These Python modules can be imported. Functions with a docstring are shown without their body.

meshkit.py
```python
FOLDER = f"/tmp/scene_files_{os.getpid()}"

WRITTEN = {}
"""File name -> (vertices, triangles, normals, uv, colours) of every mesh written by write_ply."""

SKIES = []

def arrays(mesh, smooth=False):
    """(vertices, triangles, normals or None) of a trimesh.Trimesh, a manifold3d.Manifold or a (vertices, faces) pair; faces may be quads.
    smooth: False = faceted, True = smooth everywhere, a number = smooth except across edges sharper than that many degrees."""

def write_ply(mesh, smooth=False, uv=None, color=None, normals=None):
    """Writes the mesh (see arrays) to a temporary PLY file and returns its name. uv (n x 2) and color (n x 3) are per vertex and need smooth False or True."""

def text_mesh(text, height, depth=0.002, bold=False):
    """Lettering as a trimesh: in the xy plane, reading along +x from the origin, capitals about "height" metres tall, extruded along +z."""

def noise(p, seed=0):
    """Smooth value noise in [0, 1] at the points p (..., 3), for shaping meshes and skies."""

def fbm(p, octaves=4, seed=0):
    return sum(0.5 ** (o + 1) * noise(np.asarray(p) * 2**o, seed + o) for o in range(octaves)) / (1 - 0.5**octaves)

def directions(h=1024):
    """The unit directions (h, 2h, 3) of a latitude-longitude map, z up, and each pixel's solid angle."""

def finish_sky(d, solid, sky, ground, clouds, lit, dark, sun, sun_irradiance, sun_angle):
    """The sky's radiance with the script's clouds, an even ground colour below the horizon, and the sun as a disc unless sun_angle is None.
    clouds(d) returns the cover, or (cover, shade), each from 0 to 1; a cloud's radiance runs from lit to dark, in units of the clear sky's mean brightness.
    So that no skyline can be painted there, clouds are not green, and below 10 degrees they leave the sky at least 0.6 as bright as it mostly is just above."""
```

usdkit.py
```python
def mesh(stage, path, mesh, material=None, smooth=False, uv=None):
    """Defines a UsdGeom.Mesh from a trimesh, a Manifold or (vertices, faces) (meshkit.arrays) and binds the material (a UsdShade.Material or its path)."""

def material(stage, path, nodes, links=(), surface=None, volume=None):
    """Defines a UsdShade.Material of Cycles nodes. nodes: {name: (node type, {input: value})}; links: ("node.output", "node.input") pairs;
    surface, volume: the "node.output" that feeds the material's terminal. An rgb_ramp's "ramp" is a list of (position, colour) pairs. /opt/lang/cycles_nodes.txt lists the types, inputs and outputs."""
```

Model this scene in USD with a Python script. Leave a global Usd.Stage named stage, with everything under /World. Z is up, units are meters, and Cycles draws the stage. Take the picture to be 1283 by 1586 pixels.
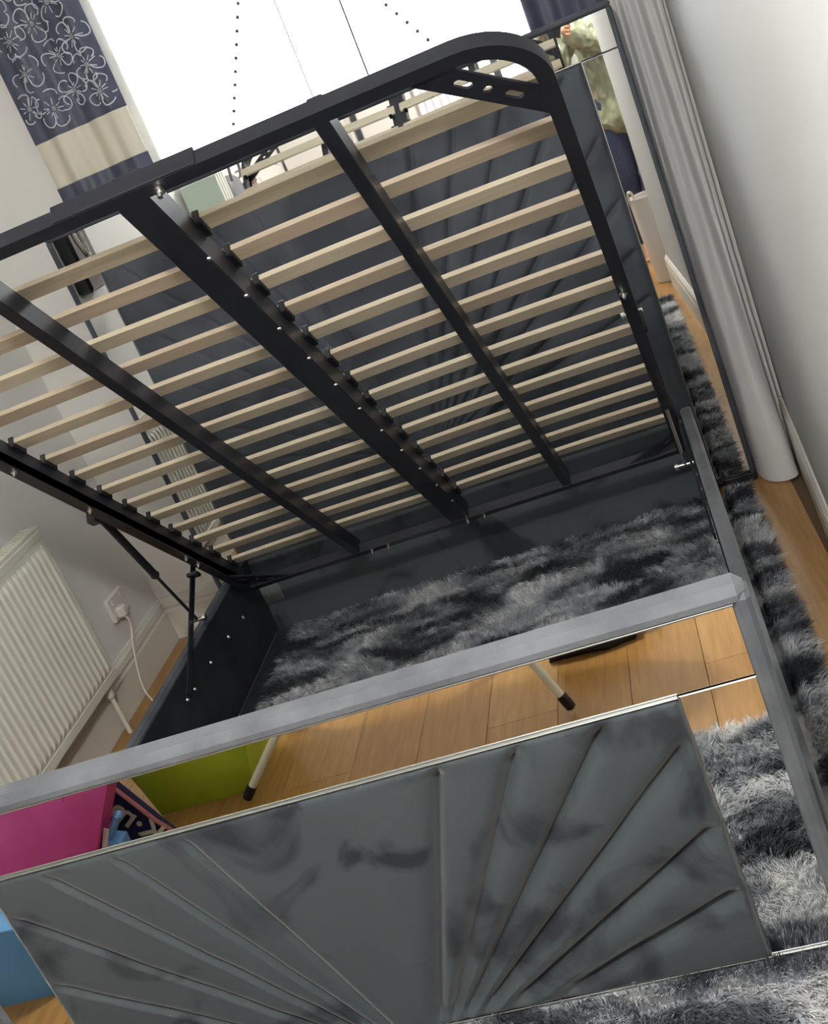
import math, random
import numpy as np, trimesh, manifold3d as m3
from pxr import Usd, UsdGeom, UsdLux, UsdShade, Gf, Sdf, Vt
import usdkit, meshkit

stage = Usd.Stage.CreateInMemory()
UsdGeom.SetStageUpAxis(stage, UsdGeom.Tokens.z)
UsdGeom.SetStageMetersPerUnit(stage, 1.0)
UsdGeom.Xform.Define(stage, '/World'); UsdGeom.Scope.Define(stage, '/World/Looks')
A = np.array
rng = np.random.default_rng(7)

# ------------------------------------------------------------ camera, sky, lamp, exposure
CAM = A([-0.022, -1.5677, 1.5325])
CR = A([0.92203759, 0.11304556, -0.37022613]); CU = A([0.3015849, 0.38980734, 0.87011309]); CF = A([-0.24267928, 0.91393158, -0.32532419])
cam = UsdGeom.Camera.Define(stage, '/World/camera')
M = Gf.Matrix4d(1.0)
for i, r in enumerate((CR, CU, -CF)):
    M.SetRow(i, Gf.Vec4d(*map(float, r), 0))
M.SetRow(3, Gf.Vec4d(*map(float, CAM), 1))
cam.AddTransformOp().Set(M)
cam.CreateHorizontalApertureAttr(36.0); cam.CreateVerticalApertureAttr(36.0 * 1586 / 1283)
cam.CreateFocalLengthAttr(36.0 * 1793.86 / 1283)
cam.CreateClippingRangeAttr(Gf.Vec2f(0.02, 200))
cam.CreateExposureAttr(0.0)
SKY = 5.6
dome = UsdLux.DomeLight.Define(stage, '/World/sky'); dome.CreateIntensityAttr(SKY); dome.CreateColorAttr(Gf.Vec3f(0.98, 1.0, 1.015))
LAMP = A([-0.22, -1.32, 2.26]); LAMP_POWER = 570.0

# ------------------------------------------------------------ helpers
def lin(r, g, b):
    return tuple(((c / 255) / 12.92 if c / 255 < .04045 else (((c / 255) + .055) / 1.055) ** 2.4) for c in (r, g, b))

def mat(name, col, rough=.5, col2=None, scale=8., spec=.5, metal=0., bump=0., bscale=None, sheen=0., stretch=(1, 1, 1), detail=3., lo=.35, hi=.65, trans=0., ior=1.5, alpha=1., rough2=None, vary=0., emit=None, sub=0., dist=0.):
    n = {"p": ("principled_bsdf", {"base_color": col, "roughness": rough, "specular_ior_level": spec, "metallic": metal, "sheen_weight": sheen, "sheen_roughness": .35, "transmission_weight": trans, "ior": ior, "alpha": alpha})}
    l = []
    if emit: n["p"][1].update(emission_color=emit[0], emission_strength=emit[1])
    if col2 is not None or bump:
        n["tc"] = ("texture_coordinate", {}); n["mp"] = ("mapping", {"scale": stretch}); l.append(("tc.object", "mp.vector"))
    if col2 is not None:
        n["n"] = ("noise_texture", {"scale": scale, "detail": detail, "distortion": dist}); n["r"] = ("rgb_ramp", {"ramp": [(lo, col), (hi, col2)]})
        l += [("mp.vector", "n.vector"), ("n.fac", "r.fac"), ("r.color", "p.base_color")]
        if rough2 is not None:
            n["mr"] = ("map_range", {"from_min": lo, "from_max": hi, "to_min": rough, "to_max": rough2, "clamp": True}); l += [("n.fac", "mr.value"), ("mr.result", "p.roughness")]
    if bump:
        n["nb"] = ("noise_texture", {"scale": bscale or scale * 4, "detail": 4.}); n["b"] = ("bump", {"strength": 1., "distance": bump})
        l += [("mp.vector", "nb.vector"), ("nb.fac", "b.height"), ("b.normal", "p.normal")]
    return usdkit.material(stage, '/World/Looks/' + name, n, l, surface="p.BSDF")

used = {}
def numbered(parent, name):
    k = (parent, name); n = used.get(k, -1) + 1; used[k] = n
    return name if n == 0 else f'{name}_{n:03d}'

def tag(o, label=None, cat=None, group=None, kind=None):
    p = o.GetPrim() if hasattr(o, 'GetPrim') else o
    for k, v in (('label', label), ('category', cat), ('group', group), ('kind', kind)):
        if v: p.SetCustomDataByKey(k, v)
    return p

def thing(name, label, cat, loc=(0, 0, 0), group=None, kind=None):
    x = UsdGeom.Xform.Define(stage, '/World/' + numbered('/World', name)); x.AddTranslateOp().Set(Gf.Vec3d(*map(float, loc)))
    return tag(x, label, cat, group, kind)

def origin(prim):
    t = UsdGeom.Xformable(prim).ComputeLocalToWorldTransform(0).ExtractTranslation()
    return A([t[0], t[1], t[2]])

def tri(mesh):
    if isinstance(mesh, list): mesh = trimesh.util.concatenate([tri(x) for x in mesh])
    if hasattr(mesh, 'to_mesh'):
        q = mesh.to_mesh(); mesh = trimesh.Trimesh(q.vert_properties[:, :3], q.tri_verts, process=False)
    return mesh

def obj(name, mesh, material, parent=None, smooth=35, label=None, kind=None):
    """mesh in world coordinates; parent: a prim (thing or part)"""
    pp = str(parent.GetPath()) if parent is not None else '/World'
    mesh = tri(mesh).copy()
    if parent is not None: mesh.vertices = mesh.vertices - origin(parent)
    m = usdkit.mesh(stage, pp + '/' + numbered(pp, name), mesh, material, smooth=smooth)
    return tag(m, label, None, None, kind)

def struct(name, mesh, material, label=None, smooth=30):
    return tag(obj(name, mesh, material, None, smooth), label, None, None, 'structure')

def cbox(size, c, r=.003):
    """chamfered box"""
    s = A(size, float) / 2; r = min(r, min(s) * .8); pts = []
    for k in np.ndindex(2, 2, 2):
        g = A(k) * 2 - 1
        for a in range(3):
            q = s - r; q[a] = s[a]; pts.append(g * q)
    return trimesh.Trimesh(A(pts) + A(c, float), process=False).convex_hull

def b2(x0, x1, y0, y1, z0, z1, r=.003):
    return cbox((x1 - x0, y1 - y0, z1 - z0), ((x0 + x1) / 2, (y0 + y1) / 2, (z0 + z1) / 2), r)

def beam(p, q, w, h, up=(0, 0, 1), r=.003):
    """chamfered box from p to q, w across, h along up"""
    p, q = A(p, float), A(q, float); d = q - p; L = np.linalg.norm(d); d /= L
    s = np.cross(d, up); s /= np.linalg.norm(s); u = np.cross(s, d)
    b = cbox((L, w, h), (0, 0, 0), r); T = np.eye(4); T[:3, 0], T[:3, 1], T[:3, 2], T[:3, 3] = d, s, u, (p + q) / 2
    b.apply_transform(T)
    return b

def tube(pts, r, n=10, closed=False, cap=True):
    pts = A(pts, float); m = len(pts); rr = np.broadcast_to(r, (m,))
    t = np.gradient(pts, axis=0) if not closed else np.roll(pts, -1, 0) - np.roll(pts, 1, 0)
    t /= np.linalg.norm(t, axis=1, keepdims=True)
    ref = A([0, 0, 1.]) if abs(t[0][2]) < .9 else A([1., 0, 0]); V = []
    nn = np.cross(t[0], ref); nn /= np.linalg.norm(nn)
    a = np.arange(n) * 2 * np.pi / n
    for i in range(m):
        nn = nn - t[i] * (nn @ t[i]); nn /= np.linalg.norm(nn); bb = np.cross(t[i], nn)
        V.append(pts[i] + rr[i] * (np.cos(a)[:, None] * nn + np.sin(a)[:, None] * bb))
    V = np.vstack(V); F = []
    for i in range(m if closed else m - 1):
        j = (i + 1) % m
        for k in range(n):
            l = (k + 1) % n; F += [[i * n + k, i * n + l, j * n + l], [i * n + k, j * n + l, j * n + k]]
    if cap and not closed:
        V = np.vstack([V, pts[0], pts[-1]])
        for k in range(n):
            l = (k + 1) % n; F += [[len(V) - 2, l, k], [len(V) - 1, (m - 1) * n + k, (m - 1) * n + l]]
    return trimesh.Trimesh(V, F, process=False)

def spline(pts, n=24):
    from scipy.interpolate import CubicSpline
    pts = A(pts, float); t = np.r_[0, np.cumsum(np.linalg.norm(np.diff(pts, axis=0), axis=1))]
    return CubicSpline(t, pts)(np.linspace(0, t[-1], n))

def lathe(profile, c=(0, 0, 0), n=24, axis=None):
    m = trimesh.creation.revolve(A(profile, float), sections=n)
    if axis is not None:
        m.apply_transform(trimesh.geometry.align_vectors([0, 0, 1], axis))
    m.apply_translation(c); return m

def cyl(p, q, r, n=14):
    return tube([p, p + (A(q, float) - p) * .5, q], r, n) if not isinstance(p, tuple) else cyl(A(p, float), A(q, float), r, n)

def grid(P):
    """(n, m, 3) points -> trimesh"""
    n, m = P.shape[:2]; i = np.arange(n * m).reshape(n, m)
    a, b, c, d = i[:-1, :-1].ravel(), i[1:, :-1].ravel(), i[1:, 1:].ravel(), i[:-1, 1:].ravel()
    return trimesh.Trimesh(P.reshape(-1, 3), np.vstack([np.c_[a, b, c], np.c_[a, c, d]]), process=False)

def shell(P, normal_off):
    """a grid given a thickness along a constant vector, closed round its border"""
    n, m = P.shape[:2]; Q = P + A(normal_off); N = n * m
    g = grid(P); f1 = g.faces; f2 = f1[:, ::-1] + N
    i = np.arange(N).reshape(n, m); loop = np.r_[i[0, :], i[1:, -1], i[-1, -2::-1], i[-2:0:-1, 0]]; k = np.roll(loop, -1)
    side = np.vstack([np.c_[loop, k, k + N], np.c_[loop, k + N, loop + N]])
    t = trimesh.Trimesh(np.vstack([P.reshape(-1, 3), Q.reshape(-1, 3)]), np.vstack([f1, f2, side]), process=False)
    trimesh.repair.fix_normals(t)
    return t

# ------------------------------------------------------------ materials
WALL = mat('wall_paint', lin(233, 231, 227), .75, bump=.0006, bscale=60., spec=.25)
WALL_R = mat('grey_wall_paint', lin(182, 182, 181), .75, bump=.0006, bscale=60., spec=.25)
CEIL = mat('ceiling_paint', lin(238, 238, 236), .8, spec=.2)
TRIM = mat('trim_gloss', lin(222, 219, 210), .35)
GRAIN = (14, 1.1, 1)
OAKS = [mat(f'oak_plank_{k}', lin(*a), .32, lin(*b), 5., bump=.0002, bscale=30., stretch=GRAIN, detail=5., lo=.3, hi=.7, dist=.6) for k, (a, b) in enumerate([((146, 106, 56), (168, 127, 72)), ((140, 101, 53), (162, 122, 68)), ((150, 110, 60), (172, 132, 78))])]
VELVET = mat('slate_velvet', lin(46, 50, 56), .6, lin(73, 80, 84), 4.0, sheen=.55, detail=6., lo=.36, hi=.46, bump=.0004, bscale=400., spec=.15, dist=1.3)
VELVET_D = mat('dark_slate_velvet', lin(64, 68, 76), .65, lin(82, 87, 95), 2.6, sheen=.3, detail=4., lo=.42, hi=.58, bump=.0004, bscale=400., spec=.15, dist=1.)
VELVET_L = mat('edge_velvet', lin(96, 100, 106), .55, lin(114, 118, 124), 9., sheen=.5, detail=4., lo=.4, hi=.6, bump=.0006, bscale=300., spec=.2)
VELVET_P = mat('post_velvet', lin(92, 96, 101), .6, lin(106, 110, 115), 9., sheen=.4, detail=4., lo=.4, hi=.6, bump=.0006, bscale=300., spec=.2)
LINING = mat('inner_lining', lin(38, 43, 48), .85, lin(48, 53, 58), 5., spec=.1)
MIRROR = mat('mirror_glass', (.86, .87, .86), .015, metal=1.)
BEVEL = mat('mirror_bevel', (.42, .43, .42), .42, metal=1.)
STEEL = mat('black_powder_coat', lin(28, 30, 38), .38, spec=.5, bump=.0002, bscale=500.)
PLASTIC = mat('black_plastic', lin(22, 23, 27), .45)
CHROME = mat('zinc_bolt', (.75, .74, .7), .22, metal=1.)
SLATS = [mat(f'birch_slat_{k}', lin(*a), .5, lin(*b), 4., stretch=(1.2, 30, 30), detail=4., lo=.3, hi=.7) for k, (a, b) in enumerate([((180, 167, 144), (193, 181, 159)), ((173, 157, 136), (186, 171, 150)), ((184, 172, 148), (197, 186, 164))])]
WHITE = mat('white_enamel', lin(222, 220, 208), .35)
WPLASTIC = mat('white_plastic', lin(226, 220, 214), .35)
CORD = mat('white_cord', lin(225, 220, 208), .45)
BLACK = mat('black_cloth', lin(20, 21, 24), .8, lin(30, 31, 34), 12.)

# ------------------------------------------------------------ room shell
YW, XL, ZC, YB = 2.213, -2.089, 2.42, -3.05
def wx(y): return .285 - (2.213 - y) * .0464            # the right wall, a little out of square
YE = -0.95                                               # its outer corner: past it the room is wider
WX0, WX1, WZ0, WZ1 = -1.40, -0.06, 1.12, 2.32            # window opening
XR2 = 1.05
floor = struct('floor', b2(XL - .1, XR2 + .1, YB - .1, YW + .1, -.05, -.012, .001), mat('subfloor', lin(90, 70, 50), .8), 'oak laminate floor laid in long planks')
pw, k = .192, 0
x = XL + .002; col = 0
while x < XR2:
    y = YB - (col * .437 % 1.285)
    while y < YW:
        y0, y1 = max(y, YB), min(y + 1.285, YW)
        x1 = min(x + pw, XR2)
        if y1 - y0 > .02:
            # planks under the recess corner stop at the wall
            if not (x > wx(YE) + .02 and y0 > YE):
                obj('plank', b2(x + .0004, x1 - .0004, y0 + .0004, y1 - .0004, -.012, 0, .0012), OAKS[(col * 5 + k) % 3], floor, 30)
        y += 1.285; k += 1
    x += pw; col += 1
def wall_poly(name, p, q, z0, z1, t, label=None):
    """a wall slab whose inner face runs from p to q (inside on the left), t thick"""
    p, q = A(p, float), A(q, float); d = (q - p) / np.linalg.norm(q - p); n = A([d[1], -d[0]])
    pts = [p, q, q + n * t, p + n * t]
    V = [(*a, z) for z in (z0, z1) for a in pts]
    return trimesh.Trimesh(V, process=False).convex_hull
struct('wall_left', b2(XL - .1, XL, YB - .1, YW + .1, -.05, ZC, .001), WALL, 'pale wall with the radiator on it')
far = [b2(XL, WX0, YW, YW + .1, -.05, ZC, .001), b2(WX1, .6, YW, YW + .1, -.05, ZC, .001), b2(WX0, WX1, YW, YW + .1, -.05, WZ0, .001), b2(WX0, WX1, YW, YW + .1, WZ1, ZC, .001)]
struct('wall_far', far, WALL, 'window wall behind the headboard')
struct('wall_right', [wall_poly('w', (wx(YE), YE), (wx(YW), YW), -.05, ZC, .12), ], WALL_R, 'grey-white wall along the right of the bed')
struct('wall_alcove', [b2(wx(YE) + .118, XR2 + .1, YE, YE + .1, -.05, ZC, .001), b2(XR2, XR2 + .1, YB - .1, YE, -.05, ZC, .001)], WALL, 'wall of the recess behind the photographer')
struct('wall_back', b2(XL, XR2, YB - .1, YB, -.05, ZC, .001), WALL, 'wall behind the photographer')
struct('ceiling', b2(XL - .1, XR2 + .1, YB - .1, YW + .1, ZC, ZC + .06, .001), CEIL, 'plain white ceiling')
# skirting: moulded profile (distance from the wall, height)
PROF = A([(0, 0), (.017, 0), (.017, .118), (.013, .124), (.013, .132), (.017, .137), (.015, .158), (.008, .168), (.006, .174), (0, .174)])
def skirt(path):
    path = [A(p, float) for p in path]; rows = []
    for i, p in enumerate(path):
        ds = []
        if i > 0: ds.append((p - path[i - 1]) / np.linalg.norm(p - path[i - 1]))
        if i < len(path) - 1: ds.append((path[i + 1] - p) / np.linalg.norm(path[i + 1] - p))
        n = sum(A([-e[1], e[0]]) for e in ds); n /= (n @ A([-ds[0][1], ds[0][0]]))
        rows.append([(*(p + n * a), z) for a, z in PROF])
    g = grid(A(rows)); k = len(PROF); c = len(path) - 1
    caps = [[0, j + 1, j] for j in range(1, k - 1)] + [[c * k, c * k + j, c * k + j + 1] for j in range(1, k - 1)]
    g = trimesh.Trimesh(g.vertices, np.vstack([g.faces, caps]), process=False); trimesh.repair.fix_normals(g); return g
struct('baseboard_left', skirt([(XL, YW), (XL, YB)]), TRIM, 'white moulded skirting under the radiator', 20)
struct('baseboard_far', skirt([(wx(YW), YW), (XL, YW)]), TRIM, 'white moulded skirting under the window', 20)
struct('baseboard_right', skirt([(wx(YE), YE + .003), (wx(YW), YW)]), TRIM, 'white moulded skirting on the right', 20)
struct('baseboard_back', skirt([(XL, YB), (XR2, YB)]), TRIM, None, 20)

# window 1: white uPVC frame, three lights, panes, sill
PANE = usdkit.material(stage, '/World/Looks/pane', {"t": ("transparent_bsdf", {"color": (.96, .97, .97)}), "g": ("glossy_bsdf", {"color": (1, 1, 1), "roughness": .0}), "f": ("fresnel", {"IOR": 1.45}), "m": ("mix_closure", {})}, [("f.fac", "m.fac"), ("t.BSDF", "m.closure1"), ("g.BSDF", "m.closure2")], surface="m.closure")
win = struct('window_1', [b2(WX0, WX1, YW + .02, YW + .09, WZ0, WZ0 + .06), b2(WX0, WX1, YW + .02, YW + .09, WZ1 - .06, WZ1), b2(WX0, WX0 + .05, YW + .02, YW + .09, WZ0, WZ1), b2(WX1 - .05, WX1, YW + .02, YW + .09, WZ0, WZ1)], WHITE, 'white framed window blown out by daylight')
for a, b in ((WX0 + .05, -.812), (-.810, -.622), (-.620, WX1 - .05)):
    obj('pane', b2(a, b, YW + .05, YW + .056, WZ0 + .06, WZ1 - .06, .001), PANE, win)
for a, w in ((-.811, .0012), (-.621, .0022)):
    obj('gasket', b2(a - w, a + w, YW + .046, YW + .060, WZ0 + .06, WZ1 - .06, .0005), PLASTIC, win, label='thin dark rubber seal between two panes')
struct('trim_1', b2(WX0 - .04, WX1 + .04, YW - .035, YW + .03, WZ0 - .03, WZ0, .006), TRIM, 'white window sill')

# ------------------------------------------------------------ the bed
W, L, H = 1.62, 2.0203, 1.5224
RXL = -1.50
bed = thing('ottoman_bed', 'slate velvet ottoman storage bed with mirrored head and foot boards and its slatted base raised', 'bed', (-.81, 1.0, 0))
FOC = (-.81, -.09)
def tuft(x0, x1, z0, z1, yface, out, rays, step, depth=.012, sig=.011, edge=.022, back=.02, floor_=0.):
    """an upholstered panel facing -y: pinched along rays, rounded at its border"""
    nx, nz = int((x1 - x0) / step), int((z1 - z0) / step)
    ux, uz = np.linspace(0, 1, nx), np.linspace(0, 1, nz)
    X, Z = np.meshgrid(x0 + (x1 - x0) * ux, z0 + (z1 - z0) * uz, indexing='ij')
    h = np.zeros_like(X)
    wob = (meshkit.fbm(np.stack([X * 9, Z * 9, X * 0], -1), 3, 3) - .5) * .012
    for (ax, az), (bx, bz) in rays:
        d = A([bx - ax, bz - az]); ln = np.hypot(*d); d /= ln
        t = np.clip((X - ax) * d[0] + (Z - az) * d[1], 0, ln)
        n = (X - ax) * -d[1] + (Z - az) * d[0]
        dist = np.hypot(X - ax - d[0] * t, Z - az - d[1] * t) + 0 * n
        f = np.clip(t / ln, 0, 1)
        dd = depth * np.clip((t - .02) / .12, .15, 1) * (1 - .35 * np.clip((f - .93) / .07, 0, 1))
        if bx < ax:                                     # left-hand pleats roll over to a raised welt below the seam
            sd = -n if d[0] < 0 else n
            on = np.clip((t - .03) / .05, 0, 1) * np.clip((ln - t) / .05, 0, 1)
            h = np.maximum(h, .45 * dd * np.exp(-(dist / (sig * .5)) ** 1.4))
            h = h - on * .45 * depth * np.exp(-((sd + sig * .85) / (sig * .52)) ** 2) * (t > 0) * (t < ln)
        else:
            h = np.maximum(h, dd * np.exp(-(dist / (sig * .8)) ** 1.25))
    e = np.minimum(np.minimum(X - x0, x1 - X), np.minimum(Z - z0, z1 - Z))
    prof = out * np.sqrt(np.clip(1 - (1 - np.clip(e / edge, 0, 1)) ** 2, 0, 1))
    puff = (meshkit.fbm(np.stack([X * 5, Z * 5, X * 0 + 3], -1), 3, 9) - .5) * .010
    Y = yface - np.maximum(prof + (puff - h) * np.clip(e / .03, 0, 1), floor_ * np.clip(e / .01, 0, 1))
    P = np.stack([X, Y, Z], -1)
    return shell(P[:, ::-1], (0, back, 0)) if False else shell_back(P, yface + back)
def shell_back(P, yb):
    n, m = P.shape[:2]; N = n * m; g = grid(P)
    i = np.arange(N).reshape(n, m); loop = np.r_[i[:, 0], i[-1, 1:], i[-2::-1, -1], i[0, -2:0:-1]]
    B = P.reshape(-1, 3)[loop].copy(); B[:, 1] = yb; k = len(loop); j = np.arange(k); jj = (j + 1) % k
    side = np.vstack([np.c_[loop, N + j, N + jj], np.c_[loop, N + jj, loop[jj]]])
    ctr = [B.mean(0)]; cap = np.c_[np.full(k, N + k), N + jj, N + j]
    t = trimesh.Trimesh(np.vstack([P.reshape(-1, 3), B, ctr]), np.vstack([g.faces, side, cap]), process=False)
    trimesh.repair.fix_normals(t); return t

# footboard
p, m, zt, zpt, zpb = .028, .123, .6807, .5525, .0178
fx0, fx1 = -W + .016, -.016
fr = .012
def rounded_bar(pts, w, h, r, up=(0, 0, 1)):
    return beam(pts[0], pts[1], w, h, up, r)
foot = obj('footboard', [b2(fx0 + .01, fx1 - .01, .024, .05, .012, .69, .004), beam((fx0 + .004, .026, .691), (fx1 - .004, .026, .691), .064, .038, r=.014),], VELVET_L, bed)
for a_ in (fx1 - p, fx0): obj('side_post', b2(a_, a_ + p, -.006, .056, .012, .694, .008), VELVET_P, foot)
g = .0012
def mirror_strip(x0, x1, z0, z1, y, parent):
    """a bevel-edged mirror tile facing -y"""
    bv = .002; V = [(x0, y, z0), (x1, y, z0), (x1, y, z1), (x0, y, z1), (x0 + bv, y - .0015, z0 + bv), (x1 - bv, y - .0015, z0 + bv), (x1 - bv, y - .0015, z1 - bv), (x0 + bv, y - .0015, z1 - bv)]
    F = [(4, 5, 6), (4, 6, 7), (0, 1, 5), (0, 5, 4), (1, 2, 6), (1, 6, 5), (2, 3, 7), (2, 7, 6), (3, 0, 4), (3, 4, 7), (0, 2, 1), (0, 3, 2)]
    return obj('mirror_tile', trimesh.Trimesh(V, F, process=False), MIRROR, parent, False)
px0, px1 = fx0 + p + m, fx1 - p - m
mirror_strip(fx0 + p, fx1 - p, zpt + g, zt, .003, foot)
mirror_strip(px1 + g, fx1 - p, zpb, zpt - g, .003, foot)
mirror_strip(fx0 + p, px0 - g, zpb, zpt - g, .003, foot)
obj('trim_strip', [b2(px0, px1, -.006, .004, zpt - .0006, zpt + .0010, .0003), b2(px1, px1 + .0012, -.004, .004, zpb, zpt, .0005), b2(fx0 + p, fx1 - p, -.003, .004, zpb - .004, zpb, .0005), b2(fx0 + p, fx1 - p, -.003, .004, zt - .002, zt + .001, .0005)], BEVEL, foot, label='thin polished silver bead round the padded panel')
rays = []
for s in (-1, 1):
    for dx in (.245, .385, .535): rays.append((FOC, (-.81 + s * dx, zpt + .004)))
    for z in (.482, .312, .172): rays.append((FOC, (-.81 + s * .65, z)))
obj('padded_panel', tuft(px0, px1, zpb, zpt - .001, .003, .011, rays, .0032, depth=.028, sig=.0165, edge=.012, floor_=-.016), VELVET, foot, True)
# headboard
xr = .123; hx0, hx1 = -W - xr, xr
hpx0, hpx1, hpt = -W - .0022, .0022, 1.3969
head = obj('headboard', [b2(hx0 + .008, hx1 - .008, L + .002, L + .07, .012, H - .008, .004), b2(hx0 - .004, hx1 + .004, L - .012, L + .078, H - .014, H + .004, .006),
                         b2(hx1 - .010, hx1 + .004, L - .012, L + .078, .02, H - .01, .005), b2(hx0 - .004, hx0 + .010, L - .012, L + .078, .02, H - .01, .005)], VELVET_D, bed)
obj('foot_block', b2(hx1 - .10, hx1 + .004, L - .012, L + .07, 0, .03, .004), PLASTIC, head); obj('foot_block', b2(hx0 - .004, hx0 + .1, L - .012, L + .07, 0, .03, .004), PLASTIC, head)
q = .010
mirror_strip(hx0 + q, hx1 - q, hpt + g, H - .014, L, head)
mirror_strip(hpx1 + g, hx1 - q, .035, hpt - g, L, head)
mirror_strip(hx0 + q, hpx0 - g, .035, hpt - g, L, head)
obj('trim_strip', [b2(hpx0 - .003, hpx0, L - .006, L + .002, .04, hpt, .0005), b2(hpx1, hpx1 + .003, L - .006, L + .002, .04, hpt, .0005), b2(hpx0, hpx1, L - .006, L + .002, hpt, hpt + .003, .0005)], BEVEL, head, label='thin polished silver bead round the padded panel')
hr = []
for s in (-1, 1):
    for a in (16, 23.5, 31, 38.5, 46.5, 54.7, 63, 72):
        a = math.radians(a); dx, dz = math.sin(a), math.cos(a); t = min(.806 / dx, (hpt - .43) / dz); hr.append(((-.81, .43), (-.81 + s * dx * t, .43 + dz * t)))
obj('padded_panel', tuft(hpx0, hpx1, .03, hpt - .001, L, .024, hr, .0055, depth=.020, sig=.012), VELVET_D, head, True)
# rails
zr, tw, xo = .3154, .036, -.0036
for s, x0 in ((1, xo - tw), (-1, -W - xo)):
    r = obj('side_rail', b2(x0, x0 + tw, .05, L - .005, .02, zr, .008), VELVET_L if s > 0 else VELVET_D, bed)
    xi = x0 - .004 if s > 0 else x0 + tw
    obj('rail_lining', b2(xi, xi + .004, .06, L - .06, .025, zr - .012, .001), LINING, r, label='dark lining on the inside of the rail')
    for y, z in ((1.728, .194), (1.568, .211), (1.386, .224), (1.225, .23), (1.16, .235)):
        xb = xi if s > 0 else xi + .004
        obj('bolt', lathe([(0, .007), (.005, .006), (.0075, .003), (.008, 0)], (xb, y, z), 10, (-s, 0, 0)), CHROME, r)
obj('end_rail', b2(-W + .03, -.04, L - .068, L - .03, .004, .285, .004), VELVET, bed)
obj('corner_bracket', [b2(-1.58, -1.505, L - .072, L - .066, .125, .215, .002), b2(-1.583, -1.577, L - .14, L - .066, .125, .215, .002)] + [lathe([(0, .007), (.006, .006), (.008, 0)], (xx, L - .072, .15), 10, (0, -1, 0)) for xx in (-1.555, -1.525)], mat('clear_bracket', lin(150, 155, 155), .3, metal=.5), bed, label='pale metal corner bracket inside the storage well')

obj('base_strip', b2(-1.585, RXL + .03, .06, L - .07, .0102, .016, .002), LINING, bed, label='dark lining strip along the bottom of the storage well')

# slatted base: s = distance from the hinge, o = depth below the slats' top plane
TH = .7306; YH, ZH = 1.745, .342
def FP(x, s, o=0.): return A([x, YH - s * math.cos(TH) - o * math.sin(TH), ZH + s * math.sin(TH) - o * math.cos(TH)])
UPN = A([0, math.sin(TH), math.cos(TH)])                # normal of the top side
sdir = A([0, -math.cos(TH), math.sin(TH)])
def frame_mesh(me):
    """(x, s, o) coordinates -> world"""
    me = tri(me).copy(); v = me.vertices
    me.vertices = A([0, YH, ZH]) + v[:, :1] * A([1, 0, 0]) + v[:, 1:2] * sdir - v[:, 2:] * UPN
    me.invert() if me.is_watertight and me.volume < 0 else None
    return me
xl, xrr, LEN, S0, PITCH = -1.5107, -.0517, 1.8824, .1282, .1183
TWD, TH_T, O1 = .0285, .074, .046
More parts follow.
